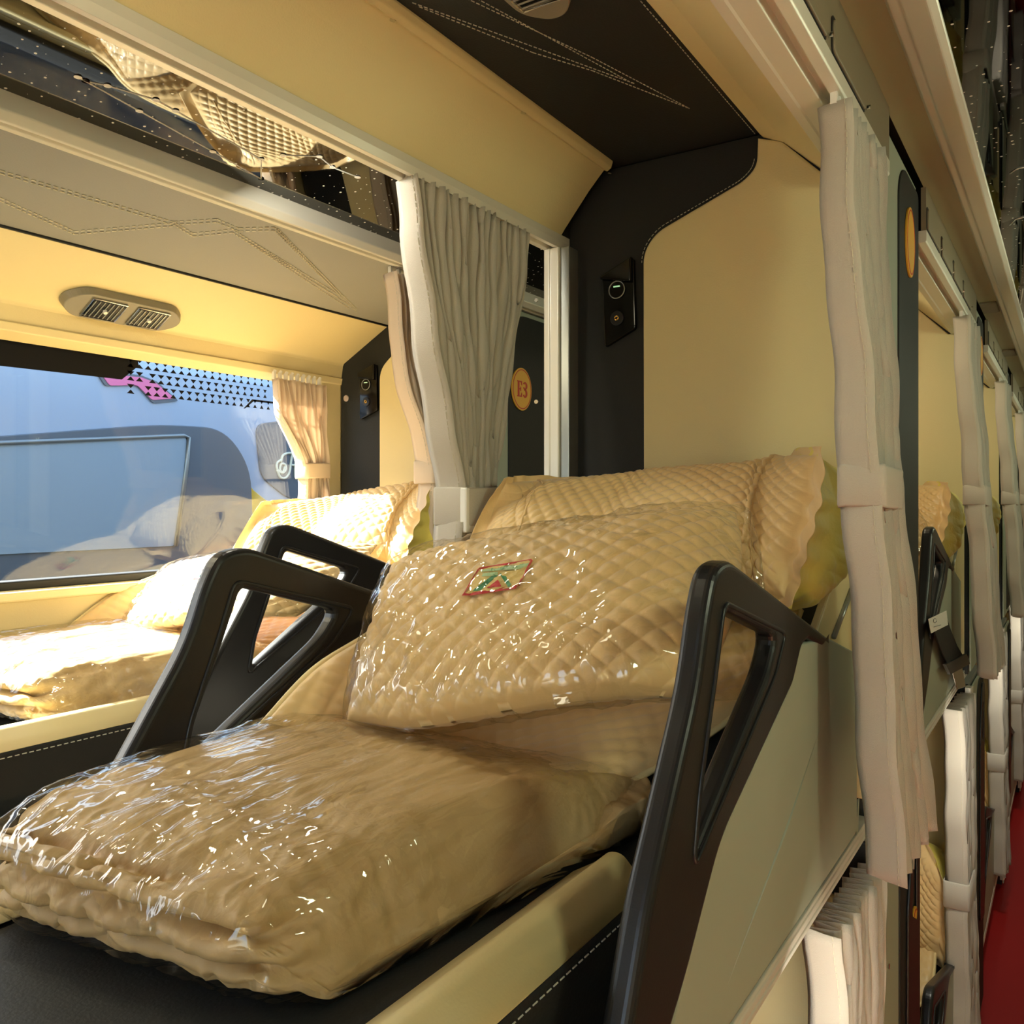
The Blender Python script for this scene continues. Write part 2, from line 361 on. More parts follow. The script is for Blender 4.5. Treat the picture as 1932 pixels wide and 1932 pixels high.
def dup(root, d, label=None, group=None, z=None):
    """copy a thing with its parts and sub-parts, moved by d"""
    r = root.copy(); COL.objects.link(r); r.location = root.location+Vector(d); WL[r.name] = WL[root.name]+Vector(d)
    if label: r['label'] = label
    if group: r['group'] = group
    for ch in root.children:
        c = ch.copy(); COL.objects.link(c); c.parent = r
        for g in ch.children:
            e = g.copy(); COL.objects.link(e); e.parent = c
    return r
def lerpk(keys, z):
    for (a, va), (b, vb) in zip(keys, keys[1:]):
        if a >= z >= b:
            t = (a-z)/(a-b); t = .75*t+.25*t*t*(3-2*t); return tuple(x*(1-t)+y*t for x, y in zip(va, vb))
    return keys[-1][1] if z < keys[-1][0] else keys[0][1]
def curtain(label, keys, npl, mat, ztie=None, tieh=.05, cat='curtain', group=None, hooks=True, seed=1, hem=2, nz_=60, per=10, lean=0):
    """pleats stacked along the rail. keys: z -> (y0, y1, x, amplitude)"""
    rnd = random.Random(seed); ztop, zbot = keys[0][0], keys[-1][0]
    k0 = keys[0][1]; root = thing('curtain', (k0[2], (k0[0]+k0[1])/2, zbot), label, cat, group)
    am = [1.0]+[rnd.uniform(.6, 1.05) for _ in range(npl*2)]; ph = [rnd.uniform(-.25, .25) for _ in range(npl*2+2)]
    n = npl*per; V, F = [], []
    for j in range(nz_+1):
        z = ztop+(zbot-ztop)*j/nz_; y0, y1, x, A = lerpk(keys, z)
        for i in range(n+1):
            s = i/n; h = s*npl; kk = int(h); f = h-kk
            tri = 1-4*abs(((h+.0) % 1)-.5); tri = math.copysign(abs(tri)**1.05, tri)
            a = A*(1.0 if h < .5 else am[min(kk, len(am)-1)])
            wob = .0022*math.sin(z*21+ph[min(kk, len(ph)-1)]*20)+.0015*math.sin(z*47+kk*1.7)
            yy = y0+(y1-y0)*(s if h >= .5 else s*.35+0)
            if h < .5: yy = y0+(y1-y0)*(.5/npl)*(h/.5)**2
            V.append((x-a*tri+wob*.6+lean*s, yy+wob+ph[min(kk, len(ph)-1)]*(y1-y0)/npl*.5*(1 if kk else 0), z+(.004*math.sin(h*6.28*.5+kk) if j == nz_ else 0)))
    for j in range(nz_):
        for i in range(n):
            k = j*(n+1)+i; F.append((k, k+1, k+n+2, k+n+1))
    obj('pleated_cloth', V, F, mat, root, smooth=True, solid=.0016)
    if hem:
        ii = int(.17*per); hp = [Vector(V[j*(n+1)+ii])+Vector((0, -.0012, 0)) for j in range(0, nz_+1, 2)]
        stitching('hem_stitching', [hp], threadl, root, .006, .003, .0006)
    y0, y1, x, A = k0
    # header tape, hem line, hooks
    if hooks:
        gs = []
        for i in range(0, npl, 1):
            yy = y0+(y1-y0)*(i+.3)/npl; gs.append(boxgeo(x-.004, x+.004, yy-.003, yy+.003, ztop-.002, ztop+.016)); gs.append(tubegeo([(x, yy, ztop+.014), (x, yy+.004, ztop+.02)], .004, 6))
        v, f = joingeo(gs); obj('hook_tape', v, f, white, root)
    if ztie is not None:
        y0, y1, x, A = lerpk(keys, ztie); a = A+.003; pts = rounded([(x-a, y0-.003), (x+a, y0-.003), (x+a, y1+.004), (x-a, y1+.004)], .008, 4)
        m = len(pts); zs = [ztie-tieh/2, ztie-tieh/2+.003, ztie+tieh/2-.003, ztie+tieh/2]
        cx_, cy_ = x, (y0+y1)/2; V = []
        for q, z in enumerate(zs):
            sc_ = .97 if q in (0, 3) else 1
            V += [(cx_+(p[0]-cx_)*sc_, cy_+(p[1]-cy_)*sc_, z+.004*math.sin(p[1]*60)) for p in pts]
        F = [(q*m+i, q*m+(i+1) % m, (q+1)*m+(i+1) % m, (q+1)*m+i) for q in range(3) for i in range(m)]
        tb = obj('tie_back', V, F, mat, root, smooth=True, solid=.003)
    return root

# ================================================================== SHELL
st = lambda o, **k: tag(o, None, None, kind='structure')
st(box('floor', -1.75, .62, -1.6, 8.4, -1.72, -1.66, carpet, bevel=0))
st(box('ceiling', -1.75, .62, -1.6, 8.4, .70, .74, linerd, bevel=0))
st(box('wall_right', .56, .62, -1.6, 8.4, -1.66, .70, beige, bevel=0))
st(box('wall_back', -1.75, .56, 8.3, 8.4, -1.66, .70, beige, bevel=0))
v, f = joingeo([boxgeo(-1.75, .56, -1.6, -1.54, -1.66, -.45), boxgeo(-1.75, .56, -1.6, -1.54, .55, .70), boxgeo(-1.75, -.55, -1.6, -1.54, -.45, .55), boxgeo(.45, .56, -1.6, -1.54, -.45, .55)])
st(obj('wall_front', v, f, beige))
WX = -1.68
v, f = joingeo([boxgeo(WX-.06, WX, -1.54, 8.3, -1.66, -.165), boxgeo(WX-.06, WX, -1.54, 8.3, .335, .70), boxgeo(WX-.06, WX, 1.655, 8.3, -.165, .335), boxgeo(WX-.06, WX, -1.54, -1.3, -.165, .335)])
st(obj('wall_left', v, f, beige))
skin = M('bounce_cut_skin', (30, 36, 48), .4)  # unseen dark skin added to keep sun bounce off the parked coach
v, f = joingeo([boxgeo(WX-.075, WX-.061, -1.54, 8.3, -1.9, -.17), boxgeo(WX-.075, WX-.061, -1.54, 8.3, .34, .76), boxgeo(WX-.075, WX-.061, 1.66, 8.3, -.17, .34)])
st(obj('trim_13', v, f, skin))
# ------------------------------------------------------------------ window
win = thing('window_1', (WX-.03, .2, -.165), None, None); win['kind'] = 'structure'
box('glass_pane', WX-.034, WX-.028, -1.3, 1.655, -.165, .335, glass, win, bevel=0)
v, f = joingeo([boxgeo(WX-.05, WX-.012, -1.3, 1.655, -.166, -.148), boxgeo(WX-.05, WX-.012, 1.64, 1.656, -.165, .335)])
obj('gasket', v, f, rubber, win, bevel=.003)
gx = WX-.026
def gp(u, v): p = at(u, v, X=gx); return (p.y, p.z)
fr = [gp(-420, 560), gp(255, 655), gp(262, 690), gp(230, 716), gp(0, 690), gp(-420, 640)]
prism('frit_band', [(a, b) for a, b in fr], gx-.001, gx, frit, win, axis='x', bevel=0)
gs = []
yA, yB = gp(255, 690)[0], gp(500, 720)[0]; zt, zb_ = .318, .318-.085
ncol = 17; cw = (yB-yA)/ncol; rows = 3; rh = (zt-zb_)/rows
for c in range(-2, ncol+1):
    for r_ in range(rows):
        y0 = yA+cw*(c+.5*(r_ % 2))+(-r_*cw*.5 if c < 1 else 0); z1 = zt-rh*r_; z0 = z1-rh
        if y0 < yA-cw*1.2+r_*.0 or y0+cw > yB+cw: continue
        w_ = cw*(.42-.010*c)
        ym = y0+cw/2
        gs.append(prismgeo([(ym-w_, z1-.004), (ym+w_, z1-.004), (ym, z1-rh*.45)], gx-.0002, gx, 'x'))
        gs.append(prismgeo([(ym-w_, z0+.004), (ym+w_, z0+.004), (ym, z0+rh*.45)], gx-.0002, gx, 'x'))
ly = gp(460, 740)
gs.append(prismgeo([(ly[0], zb_), (ly[0]+.004, zb_), (ly[0]+.03, zb_+.02), (yB+.15, zb_+.022), (yB+.15, zb_+.026), (ly[0]+.026, zb_+.025)], gx-.001, gx, 'x'))
v, f = joingeo(gs); obj('frit_lattice', v, f, frit, win)
# ------------------------------------------------------------------ window column linings
def trim(i, o): o['kind'] = 'structure'; return o
YW = 1.73
prism('trim_1', [(-1.497, .463), (-1.655, .377), (-1.6585, .37), (-1.664, .338), (-1.70, .338), (-1.70, .52), (-1.497, .52)], -1.3, YW, beige, bevel=.003)['kind'] = 'structure'
prism('trim_2', [(-1.660, .338), (-1.664, .322), (-1.70, .309), (-1.70, .338)], -1.3, YW, cream, bevel=.002)['kind'] = 'structure'
tr3 = prism('trim_3', [(-1.178, .4926), (-1.497, .463), (-1.497, .54), (-1.178, .54)], -1.3, YW, greyl); tr3['kind'] = 'structure'  # charcoal lining coloured grey to carry the window glare
gP, gN = (-1.178, 0, .4926), (.0296, 0, -.319)
def gl_(x, y): return onplane(x/2.415, y/2.415, gP, gN)+Vector((0, 0, -.0012))
L1 = [(0, 780), (790, 1015), (990, 1003), (1090, 1045), (1250, 1040), (1625, 1412)]
L2 = [(0, 905), (340, 1058), (800, 1020), (880, 1068), (1060, 1050), (1540, 1345)]
L3 = [(1060, 1050), (1590, 1395)]; L4 = [(1265, 1045), (1550, 1340)]
pp = []
for L in (L1, L2, L3, L4):
    for dy in (-7, 7): pp.append([gl_(x, y+dy) for x, y in L])
stitching('stitching', pp, threadl, tr3, .007, .004, .0011)
box('seam', -1.5, -1.494, -1.3, YW, .459, .464, rubber, tr3, bevel=.001)
o = prism('trim_4', [(-1.13, .525), (-1.132, .497), (-1.142, .486), (-1.152, .488), (-1.156, .4915), (-1.160, .486), (-1.178, .489), (-1.18, .53)], -1.3, 8.2, alum, bevel=.0015); o['kind'] = 'structure'
# left wall sill and lower lining
box('baseboard_left', WX-.001, WX+.018, -1.3, 1.65, -.185, -.166, cream, bevel=.004)['kind'] = 'structure'
box('trim_5', WX-.02, WX+.012, 1.657, YW, -.6, .335, cream, bevel=.004)['kind'] = 'structure'

# ------------------------------------------------------------------ aisle mirrors
TILT = .048
am = thing('ceiling_mirror', (-.98, 3, .52), 'dark mirrored ceiling strip with white stars and constellation lines over the far aisle', 'mirror')
prism('mirror_panel', [(-1.135, .52), (-.822, .52+TILT), (-.822, .535+TILT), (-1.135, .535)], -1.3, 8.2, mirror_m, am, bevel=0)
def mp(x, y): return onplane(x/2.415, y/2.415, (-1.135, 0, .5199), (TILT, 0, -.313)) if True else None
con = [[(355, 350), (390, 370), (490, 390), (710, 455), (800, 505), (1190, 725), (1190, 815)], [(390, 370), (635, 505), (970, 690), (1190, 815)], [(1290, 707), (1455, 713), (1515, 762), (1630, 807)]]
gs = []
for L in con:
    P = [mp(x, y) for x, y in L]; gs.append(tubegeo(P, .0012, 5)); gs += [discgeo(p-Vector((0, 0, .0008)), (0, 0, 1), .005, .0006, 12) for p in P]
v, f = joingeo(gs); obj('constellation_print', v, f, white, am)
rm = thing('ceiling_mirror', (-.04, 3, .575), 'black mirrored ceiling strip speckled with white stars over the near aisle', 'mirror')
box('mirror_panel', -.132, .06, -1.3, 8.2, .578, .59, mirror_r, rm, bevel=0)
def mr(u, v): p = at(u, v, Z=.577); return p
gs = []
for L in ([(1905, 328), (1920, 318), (1932, 316)], [(1905, 425), (1916, 414), (1932, 410)], [(1920, 600), (1926, 570), (1930, 545)]):
    tube('constellation_print', [mr(*q) for q in L], .0011, white, rm, 5)

# ------------------------------------------------------------------ aisle cornice along the near aisle
prism('trim_6', [(-.19, .602), (-.183, .588), (-.172, .586), (-.168, .580), (-.14, .570), (-.130, .576), (-.130, .62), (-.19, .62)], -1.3, 8.2, alum, bevel=.002)['kind'] = 'structure'
box('trim_7', -.24, -.188, -1.3, 8.2, .602, .615, olive, bevel=.001)['kind'] = 'structure'
for i, yy in enumerate((2.95, 3.9, 5.2)):
    box('trim_%d' % (20+i), -.236, -.192, yy, yy+.14, .594, .602, brown)['kind'] = 'structure'
# ------------------------------------------------------------------ middle column rails and linings, berth by berth
PITCH = 1.42; NB = 4
def rails(y0, y1, k):
    which = ['nearest upper berth', 'second upper berth along the aisle', 'third upper berth along the aisle', 'fourth upper berth along the aisle'][k]
    r = prism('curtain_rail', [(-.302, .4975), (-.290, .4965), (-.287, .4975), (-.263, .4965), (-.262, .4975), (-.262, .511), (-.249, .511), (-.249, .4975), (-.2485, .4965), (-.236, .4975), (-.234, .50), (-.234, .52), (-.302, .52)], y0, y1, alum, bevel=.0008)
    tag(r, 'white grooved aluminium curtain rail over the %s' % which, 'rail')
    p = box('trim_8', -.244, -.235, y0, y1, .52, .602, brown, bevel=0); p['kind'] = 'structure'
    c = prism('trim_9', [(-.44, .617), (-.432, .607), (-.395, .588), (-.302, .500), (-.302, .53), (-.38, .64), (-.44, .64)], y0, y1+.02, beige, bevel=.002); c['kind'] = 'structure'
    b = box('trim_10', -.70, -.44, y0, y1+.03, .617, .64, black, bevel=0); b['kind'] = 'structure'
    return r, b
r0, ceil0 = rails(-.9, 1.42, 0)
for k in range(1, NB): rails(1.815+PITCH*(k-1), 1.42+PITCH*k, k)
def cz(x, y): p = at(600+x/2.415, y/2.415, Z=.6165); return p
stitching('stitching', [[cz(430, 12), (cz(1440, 380))], [cz(460, 30), cz(980, 240), cz(1250, 322), cz(1692, 494)], [cz(650, -20), cz(1250, 262), cz(1692, 494)], [cz(700, -20), cz(1430, 378)]], thread, ceil0, .005, .003, .0008)
stitching('edge_stitching', [[(-.446, -.8, .6165), (-.446, 1.44, .6165)]], thread, ceil0, .005, .004, .0008)
sl = prism('trim_11', [(-.697, .614), (-.700, .605), (-.708, .600), (-.714, .604), (-.722, .596), (-.745, .572), (-.795, .512), (-.806, .497), (-.82, .50), (-.82, .64), (-.697, .64)], -.9, 1.415, beige, bevel=.002, seg=3); sl['kind'] = 'structure'
for u, v in ((742, 6), (988, 192), (1150, 310)):
    d = ray(u, v); t = -.7115/d.x; p = d*t; p.z = .603
    disc('screw', p+Vector((0, 0, 0)), (-.2, 0, -1), .0045, .002, chrome, sl, 12)
lr = prism('curtain_rail', [(-.800, .4965), (-.800, .487), (-.803, .4755), (-.806, .477), (-.814, .477), (-.8145, .488), (-.826, .488), (-.8265, .477), (-.836, .4755), (-.838, .50), (-.80, .50)], -.9, 1.44, alum, bevel=.0008)
tag(lr, 'white aluminium curtain rail along the far aisle side of the nearest upper berth', 'rail')
box('trim_12', -.838, -.822, -1.3, 8.2, .50, .70, linerd, bevel=0)['kind'] = 'structure'
pst = thing('corner_post', (-.812, 1.425, -.45), 'white screwed aluminium post between the grey curtain and the black headboard', 'post')
prism('post_profile', [(-.834, 1.402), (-.822, 1.400), (-.82, 1.402), (-.803, 1.400), (-.801, 1.402), (-.798, 1.44), (-.834, 1.44)], -.45, .476, alum, pst, axis='z', bevel=.001)
box('side_strip', -.80, -.782, 1.405, 1.442, -.45, .476, alumg, pst)
for vv in (566, 758): p = at(1012, vv, Y=1.40); disc('screw', p, (0, -1, 0), .004, .0015, chrome, pst, 12)

# ================================================================== PARTITIONS
Y0 = 1.444
def px_xz(u, v, Y): p = at(u, v, Y=Y); return (p.x, p.z)
def badge(label, X, y, z, text, ry=.046, rz=.0535):
    t = thing('number_badge', (X, y, z-rz), label, 'badge')
    el = lambda s, n=40: [(y+ry*s*math.cos(2*math.pi*k/n), z+rz*s*math.sin(2*math.pi*k/n)) for k in range(n)]
    plate('disc', el(1), [], X, X+.004, badge_y, t, bevel=.001)
    plate('rim_line', el(.93), [el(.89)], X+.0038, X+.0046, badge_r, t, bevel=0)
    h, w = .020, .017; gs = []
    def q(pts, ox): gs.append(prismgeo([(y+ox+a*w, z+b*h) for a, b in pts], X+.0038, X+.0048, 'x'))
    if text:
        ox = -.021
        for pts in ([(0, -1), (.45, -1), (.45, 1), (0, 1)], [(-.15, 1), (.0, 1), (.0, .86), (-.15, .86)], [(-.15, -1), (0, -1), (0, -.86), (-.15, -.86)],
                    [(.45, 1), (1.15, 1), (1.15, .45), (1.02, .45), (.85, .82), (.45, .86)], [(.45, -1), (1.15, -1), (1.15, -.45), (1.02, -.45), (.85, -.82), (.45, -.86)],
                    [(.45, .09), (.7, .09), (.78, .3), (.9, .3), (.9, -.3), (.78, -.3), (.7, -.09), (.45, -.09)]): q(pts, ox)
        for cyy, rr in ((.47, .5), (-.47, .56)):
            out = []; inn = []
            for k in range(15):
                a = R(150-(150+150)*k/14) if cyy > 0 else R(115-(115+155)*k/14)
                out.append((.55+.62*math.cos(a), cyy+rr*math.sin(a))); inn.append((.5+.22*math.cos(a), cyy+rr*.62*math.sin(a)))
            for i in range(14): q([out[i], out[i+1], inn[i+1], inn[i]], .004)
    if gs: v, f = joingeo(gs); obj('numeral', v, f, badge_r, t)
    return t
def partition(label, xa, xb, Y, pads, zt, zb, side=True, group=None, xs=None):
    """xa..xb across, Y head face; pads: outline of the beige pad (x,z)"""
    t = thing('berth_partition', ((xa+xb)/2, Y+.18, zb), label, 'partition', group)
    box('core', xa, xb-.004, Y+.004, Y+.36, zb, zt, greyl, t, bevel=0)
    box('charcoal_pad', xa, xb-.002, Y-.004, Y+.004, zb, zt, black, t, bevel=.002)
    plate('beige_pad', pads, [], Y-.014, Y-.003, beige, t, axis='y', bevel=.004)
    path = [(p[0], Y-.0055, p[1]) for p in pads]
    return t, path
cut = [px_xz(*q, Y0) for q in ((1221, 1250), (1221, 890), (1219, 480))]
bp = rounded([(cut[0][0], -.46), cut[2], px_xz(1243, 442, Y0), px_xz(1408, 345, Y0), px_xz(1432, 318, Y0), (px_xz(1434, 258, Y0)[0], .606), (-.40, .592), (-.31, .50), (-.268, .495), (-.268, -.46)], [0, .03, .03, .03, .02, 0, 0, 0, 0, 0])
pa, path = partition('beige and charcoal padded headboard wall behind the nearest big quilted pillow', -.80, -.256, Y0, bp, .615, -.50)
s0 = [px_xz(1213, 1000, Y0), px_xz(1213, 475, Y0), px_xz(1240, 434, Y0), px_xz(1402, 340, Y0), px_xz(1424, 315, Y0), px_xz(1428, 262, Y0)]
s0 = rounded(s0, [0, .03, .03, .03, .02, 0], 5)[1:-1]
stitching('stitching', [[(a, Y0-.005, b) for a, b in s0]], threadl, pa, .004, .003, .0007)
def sidepanel(t, X, y0, y1, y2, zb, zt):
    box('aisle_panel', X-.006, X, y0, y2, zb, zt, greyp, t, bevel=.003)
    pl = rounded([(y1, zb+.02), (y2+.012, zb+.02), (y2+.012, zt-.012), (y1+.05, zt-.012), (y1, zt-.05)], [.005, .005, .02, .04, .04])
    plate('dark_strip', pl, [], X-.003, X+.003, black, t, bevel=.002)
sidepanel(pa, -.25, Y0-.01, 1.59, 1.795, -.49, .598)
badge('yellow oval seat badge on the dark aisle strip beside the nearest curtain', -.247, 1.69, .466, None, .045, .062)
ordn = ['nearest', 'second', 'third', 'fourth']
parts_far = []
for k in range(1, NB):
    dup(pa, (0, PITCH*k, 0), 'beige padded headboard wall of the %s upper berth along the near aisle' % ordn[k])
    if k < 3: badge('orange seat badge seen edge-on on the %s upper partition along the aisle' % ordn[k], -.247, 1.69+PITCH*k, .466, None, .045, .062)
# lower deck partitions
DZ = -1.06
lp = rounded([(-.65, -1.6), (-.65, -.62), (-.268, -.62), (-.268, -1.6)], .01)
pl_, _ = partition('plain beige headboard wall of the lower berth under the nearest bunk', -.80, -.256, Y0, lp, -.53, -1.64)
sidepanel(pl_, -.25, Y0-.01, 1.60, 1.795, -1.63, -.54)
o = plate('black_insert', rounded([(1.64, -1.3), (1.79, -1.34), (1.79, -.58), (1.72, -.57), (1.66, -.72)], .02), [rounded([(1.70, -.74), (1.76, -.77), (1.76, -.64), (1.72, -.63)], .01)], -.247, -.242, plast, pl_, bevel=.002)
prism('aluminium_post', [(-.262, 1.39), (-.25, 1.388), (-.246, 1.392), (-.244, 1.43), (-.262, 1.43)], -1.6, -.53, alum, pl_, axis='z', bevel=.001)
disc('screw', at(1676, 1823, X=-.2445), (1, 0, 0), .0045, .0015, chrome, pl_, 12)
badge('orange seat badge on the lower partition below the nearest bunk', -.247, 1.74, -.80, None, .04, .06)
for k in range(1, NB):
    dup(pl_, (0, PITCH*k, 0), 'beige headboard wall of the %s lower berth along the aisle' % ordn[k])
# window column partition
def wz(u, v): return px_xz(u, v, YW)
wbp = rounded([(wz(722, 900)[0], -.46), wz(722, 698), wz(752, 664), (wz(790, 640)[0], wz(790, 640)[1]), (-1.185, .47), (-1.185, -.46)], [0, .03, .03, 0, 0, 0])
pw, _ = partition('charcoal and yellow-lit headboard wall beside the window curtain', -1.665, -1.176, YW, wbp, .50, -.52)
sidepanel(pw, -1.168, YW-.008, 1.79, 2.09, -.52, .485)
badge('yellow oval badge reading E3 in red beside the white post', -1.165, 1.845, .2866, 'E3')

# ------------------------------------------------------------------ charging sockets
def socket(label, Y, poly, usb, jack, r):
    t = thing('charging_socket_panel', (px_xz(*usb, Y)[0], Y-.006, px_xz(*jack, Y)[1]-.03), label, 'socket panel')
    plate('face_plate', rounded([px_xz(*q, Y) for q in poly], .006), [], Y-.014, Y-.004, gloss, t, axis='y', bevel=.002)
    hood = rounded([px_xz(*q, Y) for q in (poly[0], poly[1], ((poly[1][0]*.98+poly[0][0]*.02), usb[1]-r*.9), (poly[0][0], usb[1]-r*1.15))], .003)
    plate('hood', hood, [], Y-.024, Y-.013, gloss, t, axis='y', bevel=.003)
    a, b = px_xz(*usb, Y); rr = abs(px_xz(usb[0], usb[1]-r, Y)[1]-b)
    port = disc('usb_port', (a, Y-.014, b), (0, -1, 0), rr, .002, gloss, t)
    v, f = ringgeo((a, Y-.0165, b), (0, 1, 0), rr, .0010); obj('port_ring', v, f, alumg, port)
    box('indicator', a-rr*.4, a+rr*.4, Y-.0175, Y-.016, b+rr*.3, b+rr*.44, greenled, port, bevel=0)
    a, b = px_xz(*jack, Y)
    jk = disc('audio_jack', (a, Y-.014, b), (0, -1, 0), rr*.85, .003, plast, t, bevel=.001)
    v, f = ringgeo((a, Y-.0175, b), (0, 1, 0), rr*.22, .0012); obj('jack_ring', v, f, brass, jk)
    return t
socket('glossy black socket panel with round usb port on the dark headboard padding', Y0, [(1142, 527), (1201, 489), (1205, 622), (1147, 658)], (1171, 550), (1171, 603), 16)
sw = socket('black socket panel on the dark pillar right of the window', YW, [(685, 706), (716, 688), (718, 775), (685, 793)], (698, 727), (698, 759), 10)
p = px_xz(656, 752, YW); disc('snap_button', (p[0], YW-.004, p[1]), (0, -1, 0), .0085, .004, M('pink_grey_button', (190, 172, 164), .5), bevel=.001)
tag(bpy.data.objects['snap_button'], 'small round pinkish button on the dark pillar right of the window', 'button')

# ------------------------------------------------------------------ air vents
def vent(label, T):
    """T maps local (a along, b across, h out) to the world"""
    root = thing('air_vent', T(0, 0, 0), label, 'vent')
    def poly(name, pts, h0, h1, mat, par, bev=.002):
        n = len(pts); V = [T(a, b, h0) for a, b in pts]+[T(a*.96 if h1 > .008 else a, b*.9 if h1 > .008 else b, h1) for a, b in pts]
        F = [tuple(range(n)), tuple(range(2*n-1, n-1, -1))]+[(i, (i+1) % n, n+(i+1) % n, n+i) for i in range(n)]
        return obj(name, V, F, mat, par, bevel=bev)
    vm = bpy.data.materials.get('vent_grey') or M('vent_grey', (128, 122, 106), .4)
    poly('housing', rounded([(-.13, -.012), (-.10, -.04), (.10, -.04), (.13, -.012), (.13, .012), (.10, .04), (-.10, .04), (-.13, .012)], .02), 0, .016, vm, root)
    for cx in (-.045, .052):
        l = poly('louvre_frame', rounded([(cx-.036, -.026), (cx+.034, -.026), (cx+.034, .026), (cx-.036, .026)], .004), .0155, .0185, gloss, root, 0)
        fr_ = [T(cx+x, y, .0185) for x, y in ((-.037, -.027), (.035, -.027), (.035, .027), (-.037, .027))]
        v, f = tubegeo(fr_, .0018, 6, True); obj('bezel', v, f, chrome, l)
        gs = []
        for k in range(7):
            x = cx-.03+k*.0095; gs.append(tubegeo([T(x, -.024, .019), T(x, .024, .019)], .0014, 5))
        v, f = joingeo(gs); obj('fins', v, f, alumg, l)
        v, f = discgeo(T(cx, .0, .019), Vector(T(0, 0, 1))-Vector(T(0, 0, 0)), .004, .006, 10); obj('vane_knob', v, f, white, l)
    return root
pm = onplane(232, 580, (-1.497, 0, .463), (.0865, 0, -.157)); nrm = Vector((.0865, 0, -.157)).normalized(); acr = Vector((-.157, 0, -.0865)).normalized()
vent('grey double air vent with chrome louvres on the beige valance above the window', lambda a, b, h: tuple(pm+Vector((0, a*1.0, 0))+acr*b+nrm*h))
pc = at(948, -92, Z=.617)
vent('black and chrome air vent on the charcoal ceiling above the nearest berth', lambda a, b, h: (pc.x+b, pc.y+a, .617-h))
# overhead flaps over the near aisle
for k in range(NB):
    for i in range(3 if k == 0 else 4):
        y1 = 1.225-.215*i+PITCH*k
        if k and i == 3 and False: continue
        if k == 3 and i > 1: continue
        t = thing('overhead_flap', (-.235, y1-.09, .525), '%s taupe flap from the far end above the %s upper berth curtain rail' % (['first', 'second', 'third', 'fourth'][i], ordn[k]), 'flap', None)
        pts = rounded([(y1-.18, .523), (y1, .523), (y1, .549), (y1-.02, .562), (y1-.18, .562)], [.01, .004, .02, .02, .01])
        big = rounded([(y1-.183, .521), (y1+.004, .521), (y1+.004, .551), (y1-.018, .566), (y1-.183, .566)], [.01, .004, .02, .02, .01])
        plate('shadow_gap_plate', big, [], -.2355, -.2335, rubber, t, bevel=0)  # dark plate stands in for the shade in the gap round the flap
        plate('flap_panel', pts, [], -.236, -.231, brown, t, bevel=.0015)
        disc('chrome_pin', (-.2345, y1+.017, .533), (1, 0, 0), .003, .006, chrome, t, 10)

# ================================================================== BERTHS
XO = -.266
def yz(u, v, X=XO): p = at(u, v, X=X); return (p.y, p.z)
g_out = [yz(*q) for q in ((1228, 1932+250), (1262, 1640), (1318, 1300), (1337, 1150), (1352, 1072), (1378, 1054), (1402, 1072), (1567, 1204), (1556, 1220), (1548, 1217), (1527, 1206), (1514, 1222), (1498, 1292), (1362, 1590), (1296, 1851), (1242, 1932+250))]
# tidy the foot of the frame in real space
g_out[0] = (.525, -.47); g_out[-1] = (.575, -.47)
g_out[1] = (.603, -.30)
g_out = rounded(g_out, [.005, .03, .03, .02, .03, .03, .03, .006, .004, .004, .006, .01, .01, .03, .03, .005], 5)
g_hole = rounded([yz(*q) for q in ((1374, 1152), (1468, 1200), (1452, 1268), (1319, 1600), (1327, 1490), (1357, 1280))], [.012, .02, .014, .006, .01, .02], 5)
g_rec = rounded([yz(*q) for q in ((1366, 1136), (1482, 1194), (1462, 1276), (1308, 1640), (1320, 1490), (1350, 1270))], .014, 4)
def guard(parent, x0, x1, name='side_guard', panel=True, dy=0):
    sh = lambda L: [(a+dy, b) for a, b in L]
    g = plate(name, sh(g_out), [sh(g_hole)], x0, x1, plast, parent, bevel=.008, res=4)
    v, f = tubegeo([(x1, a, b) for a, b in sh(g_rec)], .0025, 8, True); obj('bead', v, f, plast, g, smooth=True)
    if panel:
        pts = [yz(*q) for q in ((1516, 1215), (1498, 1292), (1362, 1590), (1296, 1851))]+[(.60, -.487)]+[(1.352, -.487), (1.372, -.44), yz(1622, 1590), yz(1620, 1232), yz(1568, 1204)]
        s = plate('shell_panel', rounded(pts, .004, 3), [], x0+.004, x1-.003, greyp, g, bevel=.003)
        c0, c1 = yz(1552, 1375), yz(1378, 1862); mid = yz(1490, 1560)
        v, f = tubegeo([(x1-.0035, c0[0], c0[1]), (x1-.003, mid[0], mid[1]), (x1-.0035, c1[0], c1[1])], [.0005, .0022, .0006], 6); obj('crease', v, f, greyp, s, smooth=True)
    return g
